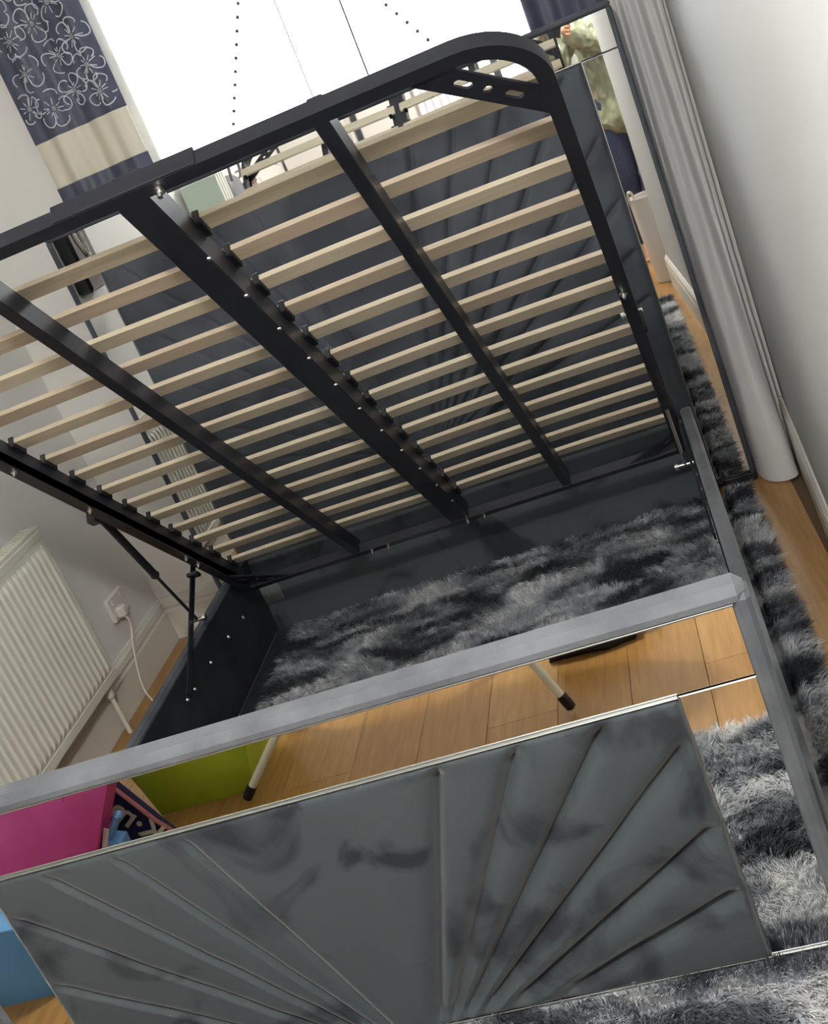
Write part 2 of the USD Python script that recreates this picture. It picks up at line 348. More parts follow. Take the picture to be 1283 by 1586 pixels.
# perimeter tube: rectangular section swept round a loop with rounded foot corners
R = .135
loop = [(xl, 0), (xrr, 0)]
for a in np.linspace(0, np.pi / 2, 12): loop.append((xrr - R + R * math.cos(a), LEN - R + R * math.sin(a)))
for a in np.linspace(np.pi / 2, np.pi, 12): loop.append((xl + R + R * math.cos(a), LEN - R + R * math.sin(a)))
from shapely.geometry import Polygon
outer = Polygon(loop); inner = outer.buffer(-TWD)
inner2 = outer.buffer(-TWD * 1.0)
ring = trimesh.creation.extrude_polygon(outer.difference(inner2), TH_T - O1, engine='earcut'); ring.apply_translation((0, 0, O1))
base = obj('slatted_base', frame_mesh(ring), STEEL, bed, 25)
xs = A([xl, -1.1082, -.7582, -.4148, xrr])
for k in (1, 3):
    obj('cross_tube', frame_mesh(b2(xs[k] - .0138, xs[k] + .0138, .01, LEN - .02, .022, .072, .002)), STEEL, base)
obj('centre_beam', frame_mesh(b2(xs[2] - .031, xs[2] + .031, .01, LEN - .02, .0135, .073, .003)), STEEL, base)
obj('side_flange', frame_mesh(b2(xl + TWD - .004, xl + TWD, .06, LEN - .14, .0135, .07, .001)), STEEL, base); obj('side_flange', frame_mesh(b2(xrr - TWD, xrr - TWD + .004, .06, LEN - .14, .0135, .07, .001)), STEEL, base)
# slats
for side, (a, b) in enumerate(((xl + .014, xs[2] - .012), (xs[2] + .012, xrr - .010))):
    for k in range(14):
        s = S0 + k * PITCH
        n = 13; u = np.linspace(0, 1, n); bow = .004 * (1 - (2 * u - 1) ** 2)
        sec = [(-.0208, .0015), (-.0195, .0), (.0195, .0), (.0208, .0012), (.0208, .0102), (.0200, .0115), (-.0195, .0115), (-.0208, .010)]
        rows = A([[(a + (b - a) * uu, s + q_[0], q_[1] - bw) for q_ in sec] for uu, bw in zip(u, bow)])
        N = len(sec); V = rows.reshape(-1, 3); F = []
        for i in range(n - 1):
            for j in range(N):
                jj = (j + 1) % N; F += [(i * N + j, i * N + jj, (i + 1) * N + jj), (i * N + j, (i + 1) * N + jj, (i + 1) * N + j)]
        F += [(0, j + 1, j) for j in range(1, N - 1)] + [((n - 1) * N, (n - 1) * N + j, (n - 1) * N + j + 1) for j in range(1, N - 1)]
        t = trimesh.Trimesh(V, F, process=False); t = frame_mesh(t); trimesh.repair.fix_normals(t)
        obj('slat', t, SLATS[(k * 7 + side * 3 + k // 3) % 3], base, 25)
        # plastic holders at the ends
        for xe, dr in (((a, 1), (b, -1))):
            if xe == xrr - .010: continue
            xm_ = xe + dr * (.016 if xe in (xl + .014, xrr - .010) else .022)
            hold = [b2(xm_ - .008, xm_ + .008, s - .022, s + .022, .0112, .022, .001), b2(xm_ - .007, xm_ + .007, s + .0212, s + .0262, -.004, .022, .0015), b2(xm_ - .007, xm_ + .007, s - .0262, s - .0212, -.004, .022, .0015)]
            obj('slat_holder', frame_mesh(tri(hold)), PLASTIC, base, 25)
# corner gussets with three slots
def gusset(cx, cs, dx, ds, a, w=.05):
    """strap across a corner from (cx, cs - ds*a) to (cx - dx*a, cs)"""
    from shapely.geometry import LineString, Point
    p0, p1 = A([cx, cs - ds * a]), A([cx - dx * a, cs]); d = (p1 - p0) / np.linalg.norm(p1 - p0); mid = (p0 + p1) / 2
    g_ = LineString([p0, p1]).buffer(w / 2, cap_style=2)
    for t, l in ((-.05, .009), (0, .0), (.045, .009)):
        c = mid + d * t; h_ = LineString([c - d * (l + 1e-4), c + d * (l + 1e-4)]).buffer(.0075); g_ = g_.difference(h_)
    g_ = g_.intersection(outer.buffer(-.004))
    me = trimesh.creation.extrude_polygon(g_, .005, engine='earcut'); me.apply_translation((0, 0, TH_T - .008))
    return frame_mesh(me)
gx = .21
obj('corner_gusset', gusset(xrr, LEN, 1, 1, gx), STEEL, base); obj('corner_gusset', gusset(xl, LEN, -1, 1, gx), STEEL, base)
obj('corner_gusset', gusset(xrr, 0, 1, -1, .16), STEEL, base); obj('corner_gusset', gusset(xl, 0, -1, -1, .16), STEEL, base)
def bolt(P, n, r=.009, h=.012, parent=base, nm='bolt'):
    return obj(nm, lathe([(0, h), (r * .45, h), (r * .5, h * .45), (r, h * .42), (r, .001), (r * .9, -.002)], P, 12, n), CHROME, parent)
for xx in (-.97, -.60, -1.10, -.55): pass
for xx in (-1.06, -1.005, -.74, -.685): bolt(FP(xx, .012, TH_T), -UPN, .007, .012)
for xx in (-1.065, -.70): bolt(FP(xx, LEN - .016, TH_T), -UPN, .010, .02)
for s in (.35, .42, .9, 1.2): bolt(FP(xl + .02, s, TH_T), -UPN, .007, .012)
bolt(FP(xrr - .018, 1.02, TH_T), -UPN, .009, .014)
for s in np.arange(.2, 1.75, .145): obj('rivet', lathe([(0, .003), (.004, .002), (.005, 0)], FP(xs[2] + .030, s, TH_T), 8, -UPN), CHROME, base)
# mattress stop at the foot end: base strap and folded webbing
xm = xs[2]
obj('mattress_stop', frame_mesh(tri([b2(xm - .135, xm + .135, LEN - .004, LEN + .004, O1 - .007, TH_T - .002, .002)])), STEEL, base)
# lift mechanism, left and right
for s, xb in ((1, xrr + .002), (-1, xl - .036)):
    xa = -.066 if s > 0 else -1.566; xk = -.050 if s > 0 else -1.575
    top, pin, lt, lb = FP(xa, .78, .0), A([xa, 1.417, .358]), A([xk, 1.585, .483]), A([xk, 1.176, .24])
    d = pin - top; ln = np.linalg.norm(d); e = top + d * .58
    st = obj('gas_strut', [tube([top, top + d * .3, e], .0115, 14), tube([e - d * .02, e, e + d * .012], [.0115, .0135, .0100], 14), tube([e - d * .09, e - d * .08, e - d * .07], .0118, 14)], PLASTIC, bed)
    obj('rod', tube([e, (e + pin) / 2, pin], .0048, 12), CHROME if s > 0 else STEEL, st, label='bright steel piston rod' if s > 0 else None)
    for P_ in (top, pin):
        obj('pivot_pin', [cyl(P_ - A([.022, 0, 0]), P_ + A([.022, 0, 0]), .006), lathe([(0, .010), (.010, .009), (.011, 0)], P_ - s * A([.020, 0, 0]), 10, (-s, 0, 0))], CHROME, st)
    obj('lift_arm', beam(lt, lb, .006, .026, (0, 1, 1), .002), STEEL, bed); obj('hinge_bracket', beam(FP((xk + xb) / 2, .235, .062), FP((xk + xb) / 2, .265, .062), abs(xk - xb) + .008, .012, UPN, .002), STEEL, bed); obj('hinge_bracket', beam(FP((xa + xb) / 2, .765, .030), FP((xa + xb) / 2, .795, .030), abs(xa - xb) + .008, .05, UPN, .002), STEEL, bed)

# ------------------------------------------------------------ lamp
lamp = thing('ceiling_light', 'round white ceiling lamp lighting the room', 'ceiling light', (LAMP[0], LAMP[1], ZC))
obj('ceiling_rose', lathe([(0, 0), (.06, 0), (.055, -.02), (.01, -.03), (0, -.03)], (LAMP[0], LAMP[1], ZC), 24), WHITE, lamp)
obj('cable', cyl((LAMP[0], LAMP[1], ZC - .03), (LAMP[0], LAMP[1], LAMP[2] + .08), .004), CORD, lamp)
obj('lamp_holder', lathe([(0, .1), (.02, .1), (.022, .068), (0, .068)], tuple(LAMP), 16), WHITE, lamp)
sl = UsdLux.SphereLight.Define(stage, str(lamp.GetPath()) + '/bulb'); sl.CreateRadiusAttr(.07); sl.CreateIntensityAttr(LAMP_POWER); sl.CreateColorAttr(Gf.Vec3f(1.0, .985, .945))
sl.AddTranslateOp().Set(Gf.Vec3d(0, 0, float(LAMP[2] - ZC)))

# ------------------------------------------------------------ rug: marbled long pile
RX0, RX1, RY0, RY1 = -1.50, .085, -.665, 1.955
RUGM = usdkit.material(stage, '/World/Looks/rug_pile', {"tc": ("texture_coordinate", {}), "mp": ("mapping", {"scale": (1.0, 1.9, 0.)}), "n": ("noise_texture", {"scale": 4.2, "detail": 4., "distortion": .9}),
    "r": ("rgb_ramp", {"ramp": [(.37, lin(34, 38, 48)), (.45, lin(94, 99, 108)), (.56, lin(168, 172, 178)), (.68, lin(222, 222, 222))]}), "p": ("principled_bsdf", {"roughness": .55, "specular_ior_level": .25, "sheen_weight": .15})},
    [("tc.object", "mp.vector"), ("mp.vector", "n.vector"), ("n.fac", "r.fac"), ("r.color", "p.base_color")], surface="p.BSDF")
rug = thing('shaggy_rug', 'marbled grey and black shaggy long-pile rug spread under the bed', 'rug', (-.7, .64, 0), kind='stuff')
obj('backing', b2(RX0 + .01, RX1 - .01, RY0 + .01, RY1 - .005, .0, .010, .002), RUGM, rug)
def pile(n):
    x = rng.uniform(RX0, RX1, n); y = rng.uniform(RY0, RY1, n)
    keep = ~((y > -.010) & (y < .070) & (x < .012)) & ~((x > -.052) & (x < .010) & (y > 0)) & ~((x < -1.49) & False)
    # clumps: tufts share roots
    x, y = x[keep], y[keep]; n = len(x)
    c = .016; gx_, gy_ = np.floor(x / c), np.floor(y / c)
    def hsh(a, b, k): return np.modf(np.abs(np.sin(a * 127.1 + b * 311.7 + k * 74.7) * 43758.5453))[0]
    f = meshkit.fbm(np.stack([x * 5, y * 5, x * 0], -1), 3, 5); f2 = meshkit.fbm(np.stack([x * 5, y * 5, x * 0 + 9], -1), 3, 8)
    az = 2 * np.pi * 1.3 * f + 1.5 * (hsh(gx_, gy_, 1) - .5) * 2 + rng.normal(0, .35, n)
    lean = np.clip(.62 + .5 * (f2 - .5) + .25 * (hsh(gx_, gy_, 2) - .5) * 2 + rng.normal(0, .16, n), .15, 1.35)
    ln = (.034 + .016 * hsh(gx_, gy_, 3)) * rng.uniform(.75, 1.15, n)
    d = np.stack([np.cos(az), np.sin(az)], -1)
    # border strands fall outwards
    for q_, ax, sg in ((RX1 - x, 0, 1), (x - RX0, 0, -1), (y - RY0, 1, -1)):
        w = np.clip(1 - q_ / .05, 0, 1); d[:, ax] += sg * w * 1.6; lean = np.maximum(lean, w * .9)
    near = (np.abs(y) < .1) & (x < .02)
    d[near & (y < 0), 1] = -np.abs(d[near & (y < 0), 1]); d[near & (y > 0), 1] = np.abs(d[near & (y > 0), 1])
    lean = np.where(near & (y < 0) & (y > -.06), np.clip(lean * .4, .08, .4), lean)
    rl = (np.abs(x + .02) < .085) & (y > 0); d[rl & (x > 0), 0] = np.abs(d[rl & (x > 0), 0]); d[rl & (x < -.02), 0] = -np.abs(d[rl & (x < -.02), 0])
    d /= np.linalg.norm(d, axis=1, keepdims=True)
    D = np.stack([d[:, 0] * np.sin(lean), d[:, 1] * np.sin(lean), np.cos(lean)], -1)
    S = np.stack([-d[:, 1], d[:, 0], 0 * x], -1); jit = rng.normal(0, .5, n); S = S + np.stack([0 * x, 0 * x, jit], -1); S /= np.linalg.norm(S, axis=1, keepdims=True)
    w = rng.uniform(.0009, .0017, n)[:, None]; r0 = np.stack([x, y, 0 * x + .006], -1)
    mid = r0 + D * (ln * .55)[:, None]; tip = mid + (D * A([1, 1, .35]) + A([0, 0, -.12])) * (ln * .5)[:, None]; tip[:, 2] = np.maximum(tip[:, 2], .004)
    V = np.stack([r0 - S * w, r0 + S * w, mid + S * w * .8, mid - S * w * .8, tip], 1).reshape(-1, 3)
    b = np.arange(n)[:, None] * 5
    F = np.stack([b + [0, 1, 2], b + [0, 2, 3], b + [3, 2, 4]], 1).reshape(-1, 3)
    return trimesh.Trimesh(V, F, process=False)
obj('pile', pile(330000), RUGM, rug, False, kind='stuff')

# ------------------------------------------------------------ radiator and socket on the left wall
rad = thing('radiator', 'white ribbed panel radiator on the left wall', 'radiator', (-2.04, 1.0, .19))
ry0, ry1, rz0, rz1, rxf = .33, 1.593, .19, .755, -2.0
ys = [ry0 + .02]; xs_ = [0.]
pitch = .0335; y = ry0 + .03
while y + pitch < ry1 - .012:
    for f_, h_ in ((.0, 0), (.24, 0), (.36, .009), (.80, .009), (.92, 0)): ys.append(y + f_ * pitch); xs_.append(h_)
    y += pitch
ys.append(ry1 - .012); xs_.append(0.)
zs = np.r_[rz0 + .03, np.linspace(rz0 + .036, rz0 + .062, 5), np.linspace(rz1 - .082, rz1 - .056, 5), rz1 - .035]
fade = np.r_[0, np.sin(np.linspace(0, np.pi / 2, 5)), np.sin(np.linspace(np.pi / 2, 0, 5)), 0]
P = A([[(rxf + .0 + hx * f_, yy, zz) for zz, f_ in zip(zs, fade)] for yy, hx in zip(ys, xs_)])
obj('ribbed_panel', shell(P, (-.012, 0, 0)), WHITE, rad, 30)
obj('body', [b2(rxf - .012, rxf + .002, ry0, ry1 - .004, rz0, rz0 + .034, .004), b2(rxf - .012, rxf + .002, ry0, ry1 - .004, rz1 - .04, rz1 - .012, .004), b2(rxf - .012, rxf + .001, ry1 - .018, ry1 - .004, rz0, rz1 - .012, .003), b2(rxf - .062, rxf - .05, ry0, ry1, rz0, rz1 - .01, .003), b2(rxf - .055, rxf - .012, ry0 + .03, ry1 - .03, rz0 + .06, rz1 - .06, .002)], WHITE, rad)
obj('side_panel', b2(rxf - .068, rxf - .002, ry1 - .004, ry1, rz0 + .02, rz1, .0015), WHITE, rad)
obj('side_panel', b2(rxf - .068, rxf - .002, ry0 - .004, ry0, rz0 + .02, rz1, .0015), WHITE, rad)
gr = [b2(rxf - .066, rxf - .058, ry0, ry1, rz1 - .012, rz1, .001), b2(rxf - .010, rxf - .0, ry0, ry1, rz1 - .012, rz1, .001)] + [b2(rxf - .062, rxf - .006, yy, yy + .012, rz1 - .008, rz1 - .002, .001) for yy in np.arange(ry0 + .01, ry1 - .015, .024)]
obj('top_grille', gr, WHITE, rad)
obj('pipe', [cyl((-2.035, ry1 - .05, 0), (-2.035, ry1 - .05, .16), .0085), lathe([(0, .05), (.012, .05), (.016, .03), (.016, .0), (.0085, -.01), (0, -.01)], (-2.035, ry1 - .05, .145), 14)], WHITE, rad, label='white painted pipe from the radiator down to the floor')
obj('bracket', [b2(XL + .002, rxf - .055, yy - .015, yy + .015, rz0 + .1, rz1 - .1, .001) for yy in (ry0 + .2, ry1 - .2)], WHITE, rad, kind='stuff')
sock = thing('wall_socket', 'white double wall socket with a plug in it above the skirting', 'socket', (XL, 1.92, .262))
obj('plate', b2(XL, XL + .018, 1.852, 1.992, .262, .352, .006), WPLASTIC, sock)
for yy in (1.885, 1.957): obj('switch', b2(XL + .017, XL + .0215, yy - .006, yy + .006, .322, .338, .0015), WPLASTIC, sock)
plug = obj('plug', [b2(XL + .017, XL + .052, 1.868, 1.908, .270, .312, .008)], WPLASTIC, sock)
obj('cord', tube(spline([(XL + .040, 1.886, .274), (XL + .045, 1.88, .235), (XL + .034, 1.86, .185), (XL + .03, 1.82, .12), (XL + .055, 1.74, .04), (XL + .10, 1.69, .006), (XL + .22, 1.63, .005)], 40), .0035, 8), CORD, plug)

# ------------------------------------------------------------ curtains
def cloth(x0, x1, z0, z1, yf, nx, nz, t=.0025, sub=None):
    X, Z = np.meshgrid(np.linspace(x0, x1, nx), np.linspace(z0, z1, nz), indexing='ij')
    return shell(np.stack([X, yf(X, Z), Z], -1), (0, t, 0))
NAVY = mat('navy_satin', lin(66, 69, 88), .45, lin(76, 79, 98), 14., sheen=.3, spec=.4)
CREAM = mat('cream_satin', lin(208, 202, 184), .5, sheen=.2)
THREAD = mat('silver_thread', lin(190, 194, 204), .5)
CENTRE = mat('silver_thread_centre', lin(132, 136, 140), .5)
def curtain(name, label, x0, x1, seed, n_fl):
    c = thing(name, label, 'curtain', ((x0 + x1) / 2, 2.16, .2))
    r_ = np.random.default_rng(seed); ph = r_.uniform(0, 6)
    def yf(X, Z): return 2.150 + .012 * np.sin((X - x0) * 38 + ph) + .006 * np.sin((X - x0) * 91 + ph * 2 + Z * .6) - .01 * np.exp(-((X - x1 + .03) / .03) ** 2)
    wv = lambda X: 1.797 + .006 * np.sin((X - x0) * 38 + ph + 1)
    obj('dark_cloth', cloth(x0, x1, 1.795, 2.34, yf, 60, 40), NAVY, c, True, 'charcoal navy satin upper part')
    obj('cream_band', cloth(x0 + .004, x1 - .002, 1.648, 1.796, yf, 60, 14), CREAM, c, True, 'plain cream band')
    obj('hem_band', cloth(x0, x1, .25, 1.650, yf, 60, 20), NAVY, c, True, 'dark lower part')
    obj('header', b2(x0, x1, 2.13, 2.175, 2.335, 2.38, .004), NAVY, c)
    pos = []; k = 0
    while len(pos) < n_fl and k < 4000:
        q_ = A([r_.uniform(x0 + .03, x1 - .03), r_.uniform(1.83, 2.31)]); k += 1
        if all(np.hypot(*(q_ - o)) > .082 for o in pos): pos.append(q_)
    to = lambda uv: np.c_[uv[:, 0], yf(uv[:, 0], uv[:, 1]) - .0012, uv[:, 1]]
    for q_ in pos:
        R_ = r_.uniform(.044, .058); a0 = r_.uniform(0, 6.28); parts = []
        for j in range(5):
            a = a0 + j * 2 * np.pi / 5 + r_.normal(0, .12); t = np.linspace(-1, 1, 22); wd = r_.uniform(.42, .52) * R_
            loc_ = np.c_[R_ * (.18 + .84 * np.cos(t * np.pi / 2) ** .55), wd * np.sin(t * np.pi * .5) * (np.cos(t * np.pi / 2) ** .35 + .12)]
            uv = q_ + loc_ @ A([[math.cos(a), math.sin(a)], [-math.sin(a), math.cos(a)]])
            uv = uv[r_.integers(0, 4):22 - r_.integers(0, 9)]
            ok = (uv[:, 0] > x0 + .003) & (uv[:, 0] < x1 - .003) & (uv[:, 1] > 1.80) & (uv[:, 1] < 2.33)
            # keep the longest run inside the cloth
            run = []; best = []
            for i_, o_ in enumerate(ok):
                run = run + [i_] if o_ else []
                best = run if len(run) > len(best) else best
            if len(best) > 4: parts.append(tube(to(uv[best]), .0023, 5))
        for j in range(9):
            a = a0 + j * .7 + r_.normal(0, .15); l1 = r_.uniform(.022, .036)
            uv = q_ + np.linspace(.012, l1, 4)[:, None] * A([math.cos(a), math.sin(a)])
            if x0 + .003 < uv[-1, 0] < x1 - .003 and uv[-1, 1] > 1.80: parts.append(tube(to(uv), .0018, 4))
        if parts: fl = obj('embroidered_flower', parts, THREAD, c, 40, kind='stuff')
        if parts and x0 + .01 < q_[0] < x1 - .01:
            e_ = trimesh.creation.icosphere(2, 1); e_.vertices = e_.vertices * A([.0085, .002, .0085]) + to(q_[None])[0]; obj('flower_centre', e_, CENTRE, fl)
curtain('floral_curtain', 'dark floral curtain with a cream band at the left of the window', -1.695, -1.355, 11, 34)
curtain('floral_curtain', 'dark curtain at the right of the window above the mirrored headboard corner', -.105, .125, 5, 20)
def sheer_mat(name, tr, col):
    return usdkit.material(stage, '/World/Looks/' + name, {"t": ("transparent_bsdf", {"color": (1, 1, 1)}), "d": ("diffuse_bsdf", {"color": col}), "l": ("translucent_bsdf", {"color": col}), "a": ("mix_closure", {"fac": .22}), "m": ("mix_closure", {"fac": 1 - tr})}, [("d.BSDF", "a.closure1"), ("l.BSDF", "a.closure2"), ("t.BSDF", "m.closure1"), ("a.closure", "m.closure2")], surface="m.closure")
NET = sheer_mat('sheer_net', .86, (.9, .9, .9)); VOILE = sheer_mat('white_voile', .10, lin(238, 238, 238))
# net panels parted from the top centre, beads sewn along the edge
def net_panel(label, xo_, xtop, xbot, yn=2.188):
    t = thing('beaded_net_curtain', label, 'net curtain', (xo_, 2.19, 1.2))
    n = 70; V = np.linspace(0, 1, 30); zz = 2.33 + (1.22 - 2.33) * V; xe = xtop + (xbot - xtop) * V
    P = A([[(xo_ + (xe_ - xo_) * a, yn + .005 * math.sin(a * 60) * (.4 + .6 * v), z) for v, z, xe_ in zip(V, zz, xe)] for a in np.linspace(0, 1, n)])
    obj('net', grid(P), NET, t, True)
    bs = [];
    for v in np.arange(.02, 1, .031):
        e_ = trimesh.creation.icosphere(1, .0058); e_.apply_translation((xtop + (xbot - xtop) * v, yn - .006, 2.33 + (1.22 - 2.33) * v)); bs.append(e_)
    BEAD = '/World/Looks/bead'
    for e_ in bs: obj('bead', e_, BEAD, t)
mat('bead', lin(90, 92, 94), .5)
net_panel('sheer beaded net pulled to the left side of the window', -1.375, -.69, -1.275)
net_panel('sheer beaded net pulled to the right side of the window', -.085, -.825, -.165, 2.203)
rod = thing('curtain_rail', 'white curtain rail above the window', 'curtain rail', (-.7, 2.17, 2.385))
obj('rail', b2(-1.75, .22, 2.135, 2.185, 2.382, 2.40, .003), WHITE, rod); obj('bracket', b2(-.72, -.68, 2.17, YW, 2.384, 2.398, .002), WHITE, rod)
# long white voile at the right-hand end, hanging to the floor
vo = thing('voile_curtain', 'long white voile curtain hanging to the floor between headboard and right wall', 'curtain', (.2, 2.1, 0))
nu, nv = 60, 60; U, V = np.meshgrid(np.linspace(0, 1, nu), np.linspace(0, 1, nv), indexing='ij')
base_ = spline([(.128, 2.075, 0), (.140, 1.985, 0), (.168, 1.938, 0), (.205, 1.918, 0), (.236, 1.922, 0), (.252, 1.975, 0), (.258, 2.06, 0)], nu)
top_ = np.c_[np.linspace(.142, .268, nu), 2.150 + .012 * np.sin(np.linspace(0, 22, nu)), np.zeros(nu)]
w = (V ** 3.2)[..., None]
P = top_[:, None] * (1 - w) + base_[:, None] * w; P[..., 2] = 2.37 * (1 - V) + .006 * V
P[..., 1] += .012 * np.sin(U * 9 + V * 2) * V * (1 - V) * 3; P[..., 0] += .004 * np.sin(V * 7 + U * 6)
for i in range(nv):
    lim = np.array([wx(yy) for yy in P[:, i, 1]]) - .003
    P[:, i, 0] = np.minimum(P[:, i, 0], lim - (P[:, i, 2] < .18) * .019)
P[..., 0] = np.where(P[..., 1] > L - .03, np.maximum(P[..., 0], .130), P[..., 0])
obj('voile', grid(P), VOILE, vo, True); obj('heading', b2(.142, .268, 2.136, 2.168, 2.36, 2.381, .003), VOILE, vo)

# ------------------------------------------------------------ things on the floor in front of the footboard (seen in its mirrors)
def bag_mesh(pts, y0, y1, sag=.0, n=9):
    """closed soft box: polygon (x, z) of four corners front and back, slightly puffed"""
    a, b, c_, d_ = [A(q_, float) for q_ in pts]            # bottom-left, bottom-right, top-right, top-left
    u, v = np.meshgrid(np.linspace(0, 1, n), np.linspace(0, 1, n), indexing='ij'); u, v = u[..., None], v[..., None]
    Q = a * (1 - u) * (1 - v) + b * u * (1 - v) + c_ * u * v + d_ * (1 - u) * v
    puff = (4 * u * (1 - u) * 4 * v * (1 - v))[..., 0] ** .7 * sag
    nz = (meshkit.fbm(np.stack([Q[..., 0] * 12, Q[..., 1] * 12, Q[..., 0] * 0], -1), 3, 4) - .5) * sag * 1.4
    F_ = np.stack([Q[..., 0], y1 + puff + nz, Q[..., 1]], -1); B_ = np.stack([Q[..., 0], y0 - puff, Q[..., 1]], -1)
    gf, gb = grid(F_), grid(B_); N = n * n; i = np.arange(N).reshape(n, n); lp = np.r_[i[:, 0], i[-1, 1:], i[-2::-1, -1], i[0, -2:0:-1]]; k = np.roll(lp, -1)
    t = trimesh.Trimesh(np.vstack([gf.vertices, gb.vertices]), np.vstack([gf.faces, gb.faces[:, ::-1] + N, np.c_[lp, k, k + N], np.c_[lp, k + N, lp + N]]), process=False)
    trimesh.repair.fix_normals(t); return t
PINK = mat('pink_paper', lin(205, 66, 140), .42, lin(214, 82, 152), 9., spec=.5)
LIME = mat('lime_fabric', lin(150, 168, 28), .5, lin(168, 186, 40), 8., bump=.003, bscale=9.)
INDIGO = mat('indigo_fabric', lin(38, 40, 88), .7)
LETTER = mat('cream_print', lin(224, 218, 200), .7)
ROSE = mat('rose_trim', lin(190, 120, 128), .7)
SKYB = mat('sky_blue_plastic', lin(110, 160, 218), .4)
BLUEB = mat('blue_fabric', lin(84, 140, 190), .55, lin(98, 154, 202), 6., bump=.002, bscale=8.)
t = thing('storage_cube', 'lime green fabric storage cube behind the white ironing board leg', 'storage box', (-1.55, -1.15, 0))
obj('body', bag_mesh([(-1.715, .0), (-1.425, .0), (-1.335, .33), (-1.80, .33)], -1.27, -.985, .012), LIME, t, 40)
obj('rim', tube([(-1.80, -1.27, .33), (-1.80, -.985, .33), (-1.335, -.985, .33), (-1.335, -1.27, .33)], .006, 8, closed=True), mat('green_binding', lin(60, 84, 30), .6), t)
obj('handle', tube(spline([(-1.64, -.972, .27), (-1.62, -.965, .22), (-1.55, -.962, .205), (-1.48, -.965, .22), (-1.46, -.972, .27)], 16), .008, 8), LIME, t)
t = thing('gift_bag', 'pink glossy gift bag with flared sides beside the navy bag', 'gift bag', (-1.9, -.72, 0))
obj('body', bag_mesh([(-2.05, .0), (-1.835, .0), (-1.615, .305), (-2.06, .305)], -.80, -.705, .004), PINK, t, 40)
for yy in (-.702, -.803): obj('handle', tube(spline([(-1.96, yy, .28), (-1.95, yy - .005, .36), (-1.86, yy - .01, .40), (-1.77, yy - .005, .36), (-1.76, yy, .28)], 20), .003, 8), PINK, t)
t = thing('tote_bag', 'navy tote bag with big cream lettering and rose edging, slumped behind the pink bag', 'bag', (-1.8, -.9, 0))
obj('body', bag_mesh([(-2.03, .0), (-1.625, .0), (-1.752, .28), (-2.03, .27)], -.882, -.865, .010), INDIGO, t, 40)
obj('edging', tube([(-1.624, -.862, .007), (-1.655, -.852, .07), (-1.718, -.852, .20), (-1.753, -.862, .282)], .0065, 8), ROSE, t, label='rose pink piped edge')
tm = meshkit.text_mesh('K·mo', .062, .002, bold=True)
b0 = tm.bounds; T = np.eye(4); dirx = A([-.56, 0, .83]); upx = A([.83, 0, .56]); T[:3, 0] = dirx; T[:3, 1] = upx; T[:3, 2] = np.cross(dirx, upx); T[:3, 3] = A([-1.690, -.8500, .004]) - dirx * b0[0][0]
tm.apply_transform(T); tm = tri(tm)
obj('lettering', tm, LETTER, t, False)
t = thing('spray_bottle', 'light blue plastic bottle with a white side between pink bag and navy tote', 'bottle', (-1.73, -.76, 0))
obj('body', bag_mesh([(-1.80, .0), (-1.71, .0), (-1.70, .10), (-1.745, .12)], -.785, -.735, .006), SKYB, t, 40)
obj('neck', beam((-1.745, -.755, .10), (-1.672, -.755, .178), .020, .030, (0, 1, 0), .006), SKYB, t)
obj('label', beam((-1.790, -.733, .03), (-1.712, -.733, .155), .014, .004, (0, 1, 0), .001), WPLASTIC, t, label='white strip')
t = thing('fabric_box', 'sky blue fabric box on the floor at the left of the footboard', 'storage box', (-1.9, -.48, 0))
obj('body', bag_mesh([(-2.06, .0), (-1.755, .0), (-1.735, .20), (-2.065, .20)], -.42, -.345, .006), BLUEB, t, 40)
obj('rim', tube([(-2.065, -.42, .20), (-2.065, -.345, .20), (-1.735, -.345, .20), (-1.735, -.42, .20)], .004, 8, closed=True), BLUEB, t)
t = thing('ironing_board', 'ironing board on white tubular legs with black rubber feet in front of the bed', 'ironing board', (-.9, -1.05, 0))
CREAMT = mat('cream_tube', lin(232, 224, 200), .3)
for foot_, top_p in (((-1.426, -.925, .0), (-.70, -1.0, .752)), ((-.509, -.935, .0), (-.775, -1.0, .752)), ((-1.40, -1.27, 0), (-.70, -1.12, .752)), ((-.64, -1.31, 0), (-.775, -1.12, .752))):
    foot_, top_p = A(foot_), A(top_p); dd = (top_p - foot_) / np.linalg.norm(top_p - foot_); f0 = foot_ + A([0, 0, .014])
    lg = obj('leg', tube([f0 + dd * .03, (foot_ + top_p) / 2, top_p], .0115, 12), CREAMT, t)
    obj('rubber_foot', tube([f0 - dd * .002, f0 + dd * .004, f0 + dd * .02, f0 + dd * .045, f0 + dd * .046], [.006, .0135, .0145, .0140, .0116], 12), PLASTIC, lg)
from shapely.geometry import Polygon as _P
ol = [(-1.50, -.885), (-1.50, -1.215), (-.62, -1.215)] + [(-.62 + .46 * math.cos(a), -1.05 + .165 * math.sin(a)) for a in np.linspace(-math.pi / 2, math.pi / 2, 18)] + [(-.62, -.885)]
bd = trimesh.creation.extrude_polygon(_P(ol).buffer(.006), .022, engine='earcut'); bd.apply_translation((0, 0, .752)); obj('board', bd, mat('grey_board_cover', lin(140, 146, 150), .8, lin(170, 174, 178), 30.), t, 40)
obj('brace', cyl((-.70, -1.0, .74), (-.70, -1.12, .74), .008), CREAMT, t); obj('brace', cyl((-.775, -1.0, .74), (-.775, -1.12, .74), .008), CREAMT, t)
t = thing('black_bag', 'black slouchy cloth bag lying on the floor under the mirror', 'bag', (-.45, -1.3, 0))
obj('body', bag_mesh([(-.575, .0), (-.33, .0), (-.305, .06), (-.54, .17)], -1.42, -1.205, .022, 13), BLACK, t, 50)
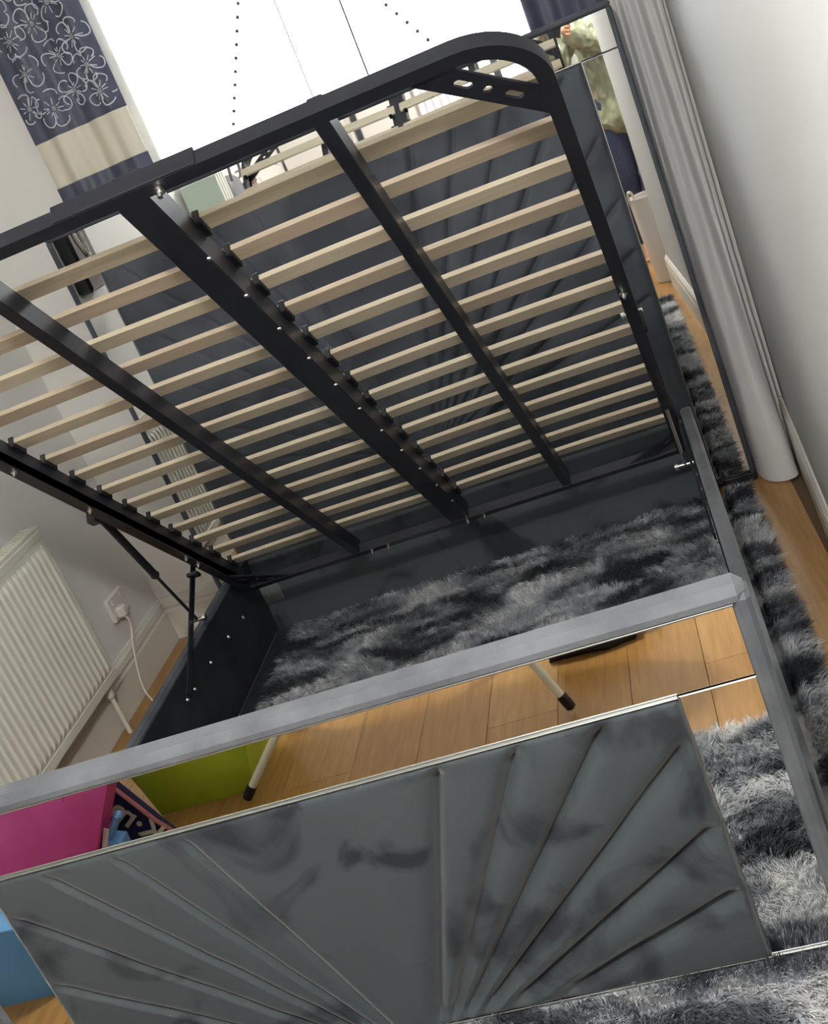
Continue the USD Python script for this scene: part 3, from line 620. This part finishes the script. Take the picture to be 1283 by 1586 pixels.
obj('strap', tube(spline([(-.31, -1.25, .05), (-.28, -1.23, .03), (-.26, -1.26, .009), (-.29, -1.33, .008), (-.32, -1.36, .04)], 24), .006, 8), BLACK, t)
t = thing('waste_bin', 'slim white plastic bin standing past the corner of the right wall', 'bin', (.14, -1.13, 0))
prof = [(0, 0), (.075, 0), (.082, .006), (.098, .49), (.103, .492), (.103, .500), (.094, .500), (.078, .012), (0, .012)]
bn = lathe(prof, (.135, -1.13, 0), 32); obj('body', bn, WPLASTIC, t, 40)
obj('handle', tube(spline([(.045, -1.10, .46), (.040, -1.06, .52), (.05, -1.02, .555), (.062, -1.05, .54), (.05, -1.09, .49)], 18), .007, 8), WPLASTIC, t)
t = thing('laundry_basket', 'grey ribbed laundry basket standing behind the photographer', 'basket', (.45, -2.5, 0))
RIB = mat('grey_ribs', lin(150, 146, 138), .6)
pr = [(0, 0), (.17, 0)]
for k in range(30): pr += [(.175 + .003 * k / 3, .01 + k * .025), (.190 + .003 * k / 3, .02 + k * .025)]
pr += [(.20, .77), (.19, .77), (.16, .02), (0, .02)]
obj('body', lathe(pr, (.42, -2.55, 0), 28), RIB, t, 40)
obj('rim', tube([(.42 + .205 * math.cos(a), -2.55 + .205 * math.sin(a), .775) for a in np.linspace(0, 2 * np.pi, 28, endpoint=False)], .012, 8, closed=True), RIB, t)

# ------------------------------------------------------------ furniture behind the camera (seen in the headboard mirror)
t = thing('wardrobe', 'white four-door wardrobe along the back wall', 'wardrobe', (-1.05, -2.8, 0))
obj('body', b2(-2.07, -.05, YB + .02, -2.58, .06, 2.1, .004), WHITE, t); obj('plinth', b2(-2.05, -.07, YB + .03, -2.6, 0, .06, .002), WHITE, t)
for k in range(4):
    a = -2.066 + k * .5045; dr_ = obj('door', b2(a, a + .5015, -2.58, -2.56, .07, 2.09, .003), WPLASTIC, t)
    hx = a + (.44 if k % 2 == 0 else .06)
    obj('handle', b2(hx - .022, hx + .022, -2.56, -2.545, .95, 1.62, .004), mat(f'dark_handle_{k}', lin(50, 50, 58), .4), dr_, label='long dark handle')
t = thing('hung_blouse', 'white gathered blouse hanging from a wardrobe door', 'blouse', (-.93, -2.53, 1.0))
U, V = np.meshgrid(np.linspace(0, 1, 40), np.linspace(0, 1, 20), indexing='ij')
P = np.stack([-1.06 + .26 * U * (1 + .2 * V) , -2.525 + .012 * np.sin(U * 34) , 1.55 - .6 * V + .03 * np.abs(U - .5)], -1)
obj('cloth', shell(P, (0, -.004, 0)), mat('white_cotton', lin(226, 226, 228), .8), t, True); obj('hanger', tube(spline([(-1.06, -2.53, 1.55), (-.93, -2.53, 1.60), (-.80, -2.53, 1.55)], 14), .006, 8), CHROME, t)
shf = thing('wall_shelf', 'white shelf on the left wall past the foot of the bed', 'shelf', (-1.96, -.85, 1.27))
obj('board', b2(XL + .002, -1.84, -1.65, -.12, 1.262, 1.285, .003), WHITE, shf)
for yy in (-.35, -1.4): obj('bracket', b2(XL + .002, -1.90, yy - .01, yy + .01, 1.20, 1.262, .002), WHITE, shf)
for k, (yy, hh, cc) in enumerate(((-.30, .20, (176, 188, 174)), (-.345, .23, (232, 234, 228)), (-.385, .22, (206, 222, 198)), (-.43, .21, (236, 236, 230)))):
    bk = thing('folder', ['short pale green folder on the wall shelf nearest the window', 'tall white folder beside the short green folder', 'mint folder between two white folders', 'white folder next to the grey bag on the shelf'][k], 'folder', (-1.96, yy, 1.285), 'folders on the wall shelf')
    obj('cover', b2(-2.06, -1.86, yy - .017, yy + .017, 1.2852, 1.285 + hh, .002), mat(f'folder_{k}', lin(*cc), .5), bk); obj('pages', b2(-2.055, -1.857, yy - .013, yy + .013, 1.29, 1.28 + hh, .001), TRIM, bk)
t = thing('handbag', 'soft grey handbag with a looped strap on the wall shelf', 'handbag', (-1.96, -.7, 1.285))
sp = trimesh.creation.icosphere(3, 1); v = sp.vertices; v = np.sign(v) * np.abs(v) ** .7 * A([.09, .13, .085]); sp.vertices = v * (1 + .08 * (meshkit.fbm(v * 25, 3, 2)[:, None] - .5)) + A([-1.96, -.68, 1.372])
obj('body', sp, mat('grey_leather', lin(118, 118, 124), .45), t, True); obj('strap', tube(spline([(-1.875, -.59, 1.42), (-1.86, -.60, 1.52), (-1.86, -.68, 1.56), (-1.86, -.76, 1.52), (-1.875, -.77, 1.42)], 24), .008, 8), mat('grey_strap', lin(96, 94, 98), .5), t)
t = thing('trinket_box', 'brown trinket box beside the grey handbag', 'box', (-1.95, -.95, 1.285))
obj('body', b2(-2.03, -1.87, -1.02, -.88, 1.2852, 1.36, .006), mat('brown_card', lin(134, 108, 92), .6), t); obj('lid', b2(-2.034, -1.866, -1.024, -.876, 1.36, 1.38, .004), mat('brown_lid', lin(116, 92, 78), .6), t)
t = thing('dried_leaves', 'brown dried leaf stems in a small white vase on the shelf', 'dried plant', (-1.95, -1.3, 1.285))
obj('vase', lathe([(0, 0), (.03, 0), (.042, .04), (.022, .09), (.026, .10), (.018, .10), (.0, .09)], (-1.95, -1.3, 1.2852), 20), WPLASTIC, t)
r_ = np.random.default_rng(3); DRY = mat('dry_leaf', lin(112, 92, 78), .7)
for k in range(7):
    a = k * .9; e_ = A([-1.95 + .10 * math.cos(a), -1.3 + .15 * math.sin(a), 1.41 + .05 * r_.random()]); b_ = A([-1.95, -1.3, 1.37]); mid_ = (b_ + e_) / 2 + A([0, 0, .03])
    st = obj('stem', tube(spline([b_, mid_, e_], 10), .0018, 6), DRY, t)
    d_ = (e_ - mid_) / np.linalg.norm(e_ - mid_); s_ = np.cross(d_, (0, 0, 1)); s_ /= np.linalg.norm(s_); uu = np.linspace(0, 1, 8)
    P = A([[e_ + d_ * .07 * a_ + s_ * (w_ * .020 * math.sin(math.pi * min(a_ + .06, 1))) + A([0, 0, -.02 * a_ * a_]) for w_ in (-1, -.5, 0, .5, 1)] for a_ in uu]); obj('leaf', shell(P, (0, 0, .0012)), DRY, st)

# ------------------------------------------------------------ the photographer, standing just behind the camera
def chain(bones, refine=.012, smooth=10):
    """bones: list of ((p, r), (q, r)); hulls of spheres joined and smoothed"""
    M_ = None
    for bone in bones:
        hs = [m3.Manifold.sphere(r, 20).translate([float(c) for c in p_]) for p_, r in bone]
        h_ = m3.Manifold.batch_hull(hs); M_ = h_ if M_ is None else M_ + h_
    M_ = M_.refine_to_length(refine); t = tri(M_); t = trimesh.Trimesh(t.vertices, t.faces, process=True)
    trimesh.smoothing.filter_taubin(t, iterations=smooth); return t
px, py = .175, -1.90
SKIN = mat('skin', lin(176, 128, 104), .5, lin(186, 138, 114), 20., spec=.4)
OLIVE = mat('olive_satin', lin(112, 114, 92), .25, lin(128, 130, 106), 6., spec=.6, sheen=.2)
JEAN = mat('dark_denim', lin(30, 36, 58), .8, lin(40, 48, 74), 60.)
HAIR = mat('dark_hair', lin(34, 26, 22), .45)
per = thing('person', 'person in olive satin jacket and dark jeans holding up a phone', 'person', (px, py, 0))
ph_c = CAM - CF * .013 - CU * .045 - CR * .02           # centre of the phone, just behind the lens
hipL, hipR = A([px - .09, py, .96]), A([px + .09, py, .96]); kneL, kneR = A([px - .095, py + .03, .52]), A([px + .055, py + .05, .52])
ankL, ankR = A([px - .10, py - .01, .085]), A([px - .03, py + .13, .085])
neck, chest, waist = A([px - .01, py + .01, 1.54]), A([px, py, 1.34]), A([px, py, 1.10])
shL, shR = A([px - .18, py, 1.475]), A([px + .18, py, 1.475])
grL, grR = ph_c - CR * .060 - CF * .012 - CU * .02, ph_c + CR * .060 - CF * .012 - CU * .02
wrL, wrR = grL - CF * .055 - CU * .085 - CR * .02, grR - CF * .055 - CU * .085 + CR * .02
elL, elR = A([px - .30, py + .04, 1.235]), A([px + .18, py + .09, 1.215])
headc = A([px - .03, py + .02, 1.695])
bones = [((neck, .055), (headc - A([0, 0, .06]), .052)), ((headc + A([0, .0, .035]), .088), (headc + A([0, .035, -.055]), .058)), ((headc + A([0, -.03, .04]), .09), (headc + A([0, .02, .03]), .088)),
         ((chest, .13), (waist, .115)), ((shL, .055), (shR, .055)), ((shL, .055), (chest, .12)), ((shR, .055), (chest, .12)), ((neck, .055), (shL, .05)), ((neck, .055), (shR, .05)), ((waist, .115), (hipL, .10)), ((waist, .115), (hipR, .10)),
         ((hipL, .095), (kneL, .06)), ((hipR, .095), (kneR, .06)), ((kneL, .058), (ankL, .040)), ((kneR, .058), (ankR, .040)),
         ((shL, .05), (elL, .042)), ((shR, .05), (elR, .042)), ((elL, .041), (wrL, .028)), ((elR, .041), (wrR, .028)), ((wrL, .027), (grL - CF * .02 - CU * .03, .026)), ((wrR, .027), (grR - CF * .02 - CU * .03, .026))]
nose = headc + A([0, .098, -.01]); bones += [((headc + A([0, .078, .015]), .012), (nose, .013))]
for s in (-1, 1): bones += [((headc + A([s * .085, -.005, .0]), .014), (headc + A([s * .088, -.012, -.025]), .012))]
for an, dx_ in ((ankL, -.012), (ankR, -.005)):
    f_ = A([dx_, 1.0, 0]); f_ /= np.linalg.norm(f_)
    bones += [((an, .04), (an * A([1, 1, 0]) + A([0, -.03, .032]), .032)), ((an * A([1, 1, 0]) + A([0, -.03, .032]), .032), (an * A([1, 1, 0]) + f_ * .12 + A([0, 0, .026]), .030)), ((an, .04), (an * A([1, 1, 0]) + f_ * .10 + A([0, 0, .03]), .028))]
    for j in range(5):
        w_ = (j - 2) * .0165; tl = .185 - abs(j - 1) * .008 if dx_ > -.01 else .185 - abs(j - 3) * .008
        b_ = an * A([1, 1, 0]) + f_ * .125 + A([w_ * .85, 0, .018]); e_ = an * A([1, 1, 0]) + f_ * tl + A([w_, 0, .011])
        bones += [((b_, .013), (e_, .0095))]
# five fingers round each edge of the phone
for s, gr_ in ((-1, grL), (1, grR)):
    palm = gr_ - CF * .02 - CU * .03
    for j in range(4):
        o_ = CU * (-.035 + .022 * j); k1 = gr_ + o_ - CF * .010 + CR * s * .016; k2 = k1 + CF * .016 + CR * s * .010; k3 = k2 + CF * .010 - CR * s * (.020 - .003 * abs(j - 2))
        k3 = k3 - CF * .012
        bones += [((palm + o_ * .5, .016), (k1, .0095)), ((k1, .0095), (k2, .009)), ((k2, .009), (k3, .008))]
    th0 = palm - CF * .008; th1 = th0 + CU * .04 - CR * s * .012 - CF * .004; th2 = th1 + CU * .028 - CR * s * .014 + CF * .004
    bones += [((th0, .015), (th1, .011)), ((th1, .011), (th2, .0095))]
body = chain(bones, .009, 6)
obj('body', body, SKIN, per, True)
# face
for s in (-1, 1):
    e_ = trimesh.creation.icosphere(2, .0125); e_.apply_translation(headc + A([s * .032, .077, .018])); ey = obj('eye', e_, mat(f'eye_white_{s + 1}', lin(230, 226, 220), .3), per, True)
    e_ = trimesh.creation.icosphere(2, .0062); e_.apply_translation(headc + A([s * .032, .0875, .018])); obj('iris', e_, HAIR, ey, True)
    obj('eyebrow', tube(spline(A([[s * .014, .092, .040], [s * .032, .091, .046], [s * .052, .078, .040]]) + headc, 10), .0032, 6), HAIR, per)
obj('lips', tube(spline(A([[-.024, .083, -.052], [-.010, .0925, -.048], [0, .094, -.050], [.010, .0925, -.048], [.024, .083, -.052]]) + headc, 14), [.003] + [.0055] * 12 + [.003], 8), mat('lip', lin(160, 92, 84), .4), per)
hb = chain([((headc + A([0, -.035, .055]), .098), (headc + A([0, -.005, .062]), .093)), ((headc + A([-.06, -.03, .0]), .05), (headc + A([.06, -.03, .0]), .05)), ((headc + A([0, -.07, .02]), .07), (headc + A([0, -.075, -.12]), .055)), ((headc + A([-.07, -.035, .03]), .035), (headc + A([-.08, -.04, -.10]), .028)), ((headc + A([.07, -.035, .03]), .035), (headc + A([.08, -.04, -.10]), .028))], .012, 6)
obj('hair', hb, HAIR, per, True)
jk = chain([((chest + A([0, 0, .02]), .175), (waist + A([0, 0, -.02]), .150)), ((waist, .150), (A([px, py, .92]), .150)), ((waist, .15), (A([px - .06, py, .88]), .15)), ((waist, .15), (A([px + .06, py, .88]), .15)), ((shL, .068), (shR, .068)), ((shL, .068), (chest, .14)), ((shR, .068), (chest, .14)), ((neck - A([0, 0, .02]), .075), (shL, .06)), ((neck - A([0, 0, .02]), .075), (shR, .06)),
            ((shL, .085), (elL, .085)), ((shR, .085), (elR, .085)), ((elL, .085), (wrL + (elL - wrL) * .01, .062)), ((elR, .085), (wrR + (elR - wrR) * .01, .062))], .010, 6)
n_ = jk.vertex_normals; v = jk.vertices
wr_ = meshkit.fbm(v * A([15, 15, 6.]) @ A([[1, 0, .4], [0, 1, .3], [-.5, .2, 1]]), 3, 21) - .5; wr2 = np.abs(meshkit.noise(v * A([22, 22, 11.]) + A([0, 0, 3.]), 5) - .5)
jk.vertices = v + n_ * (wr_ * .07 - wr2 * .045)[:, None]
obj('jacket', jk, OLIVE, per, True, 'creased olive satin jacket')
tr_ = chain([((A([px, py, 1.0]), .128), (hipL, .108)), ((A([px, py, 1.0]), .128), (hipR, .108)), ((hipL, .108), (kneL, .074)), ((hipR, .108), (kneR, .074)), ((kneL, .074), (ankL + A([0, 0, .05]), .058)), ((kneR, .074), (ankR + A([0, 0, .05]), .058))], .012, 6)
obj('jeans', tr_, JEAN, per, True, 'dark blue jeans')
phn = thing('phone', 'black smartphone held up by the photographer', 'phone', ph_c)
bx_ = cbox((.0745, .008, .155), (0, 0, 0), .003); T = np.eye(4); T[:3, 0], T[:3, 1], T[:3, 2], T[:3, 3] = CR, CF, CU, ph_c - CF * .004
bx_.apply_transform(T); obj('body', bx_, PLASTIC, phn)
sc_ = cbox((.070, .0006, .150), (0, 0, 0), .0002); T[:3, 3] = ph_c - CF * .0084; sc_.apply_transform(T); obj('screen', sc_, mat('dark_screen', lin(14, 15, 18), .1), phn)
obj('camera_bump', [cbox((.03, .002, .03), (0, 0, 0), .0008).apply_transform(np.vstack([np.c_[CR, CF, CU, ph_c + CU * .055 + CR * .018 + CF * .0005], [0, 0, 0, 1]]))], PLASTIC, phn)

t = thing('wall_box', 'glossy black box with a looped white cord high on the left wall', 'wall box', (XL, 1.17, 1.42))
obj('body', b2(XL + .001, -2.02, 1.075, 1.262, 1.27, 1.72, .012), mat('gloss_black', lin(26, 27, 31), .18), t)
obj('cord', tube(spline([(-2.017, 1.20, 1.52), (-2.012, 1.185, 1.44), (-2.012, 1.155, 1.40), (-2.012, 1.145, 1.45), (-2.017, 1.16, 1.53)], 20), .003, 8), CORD, t)
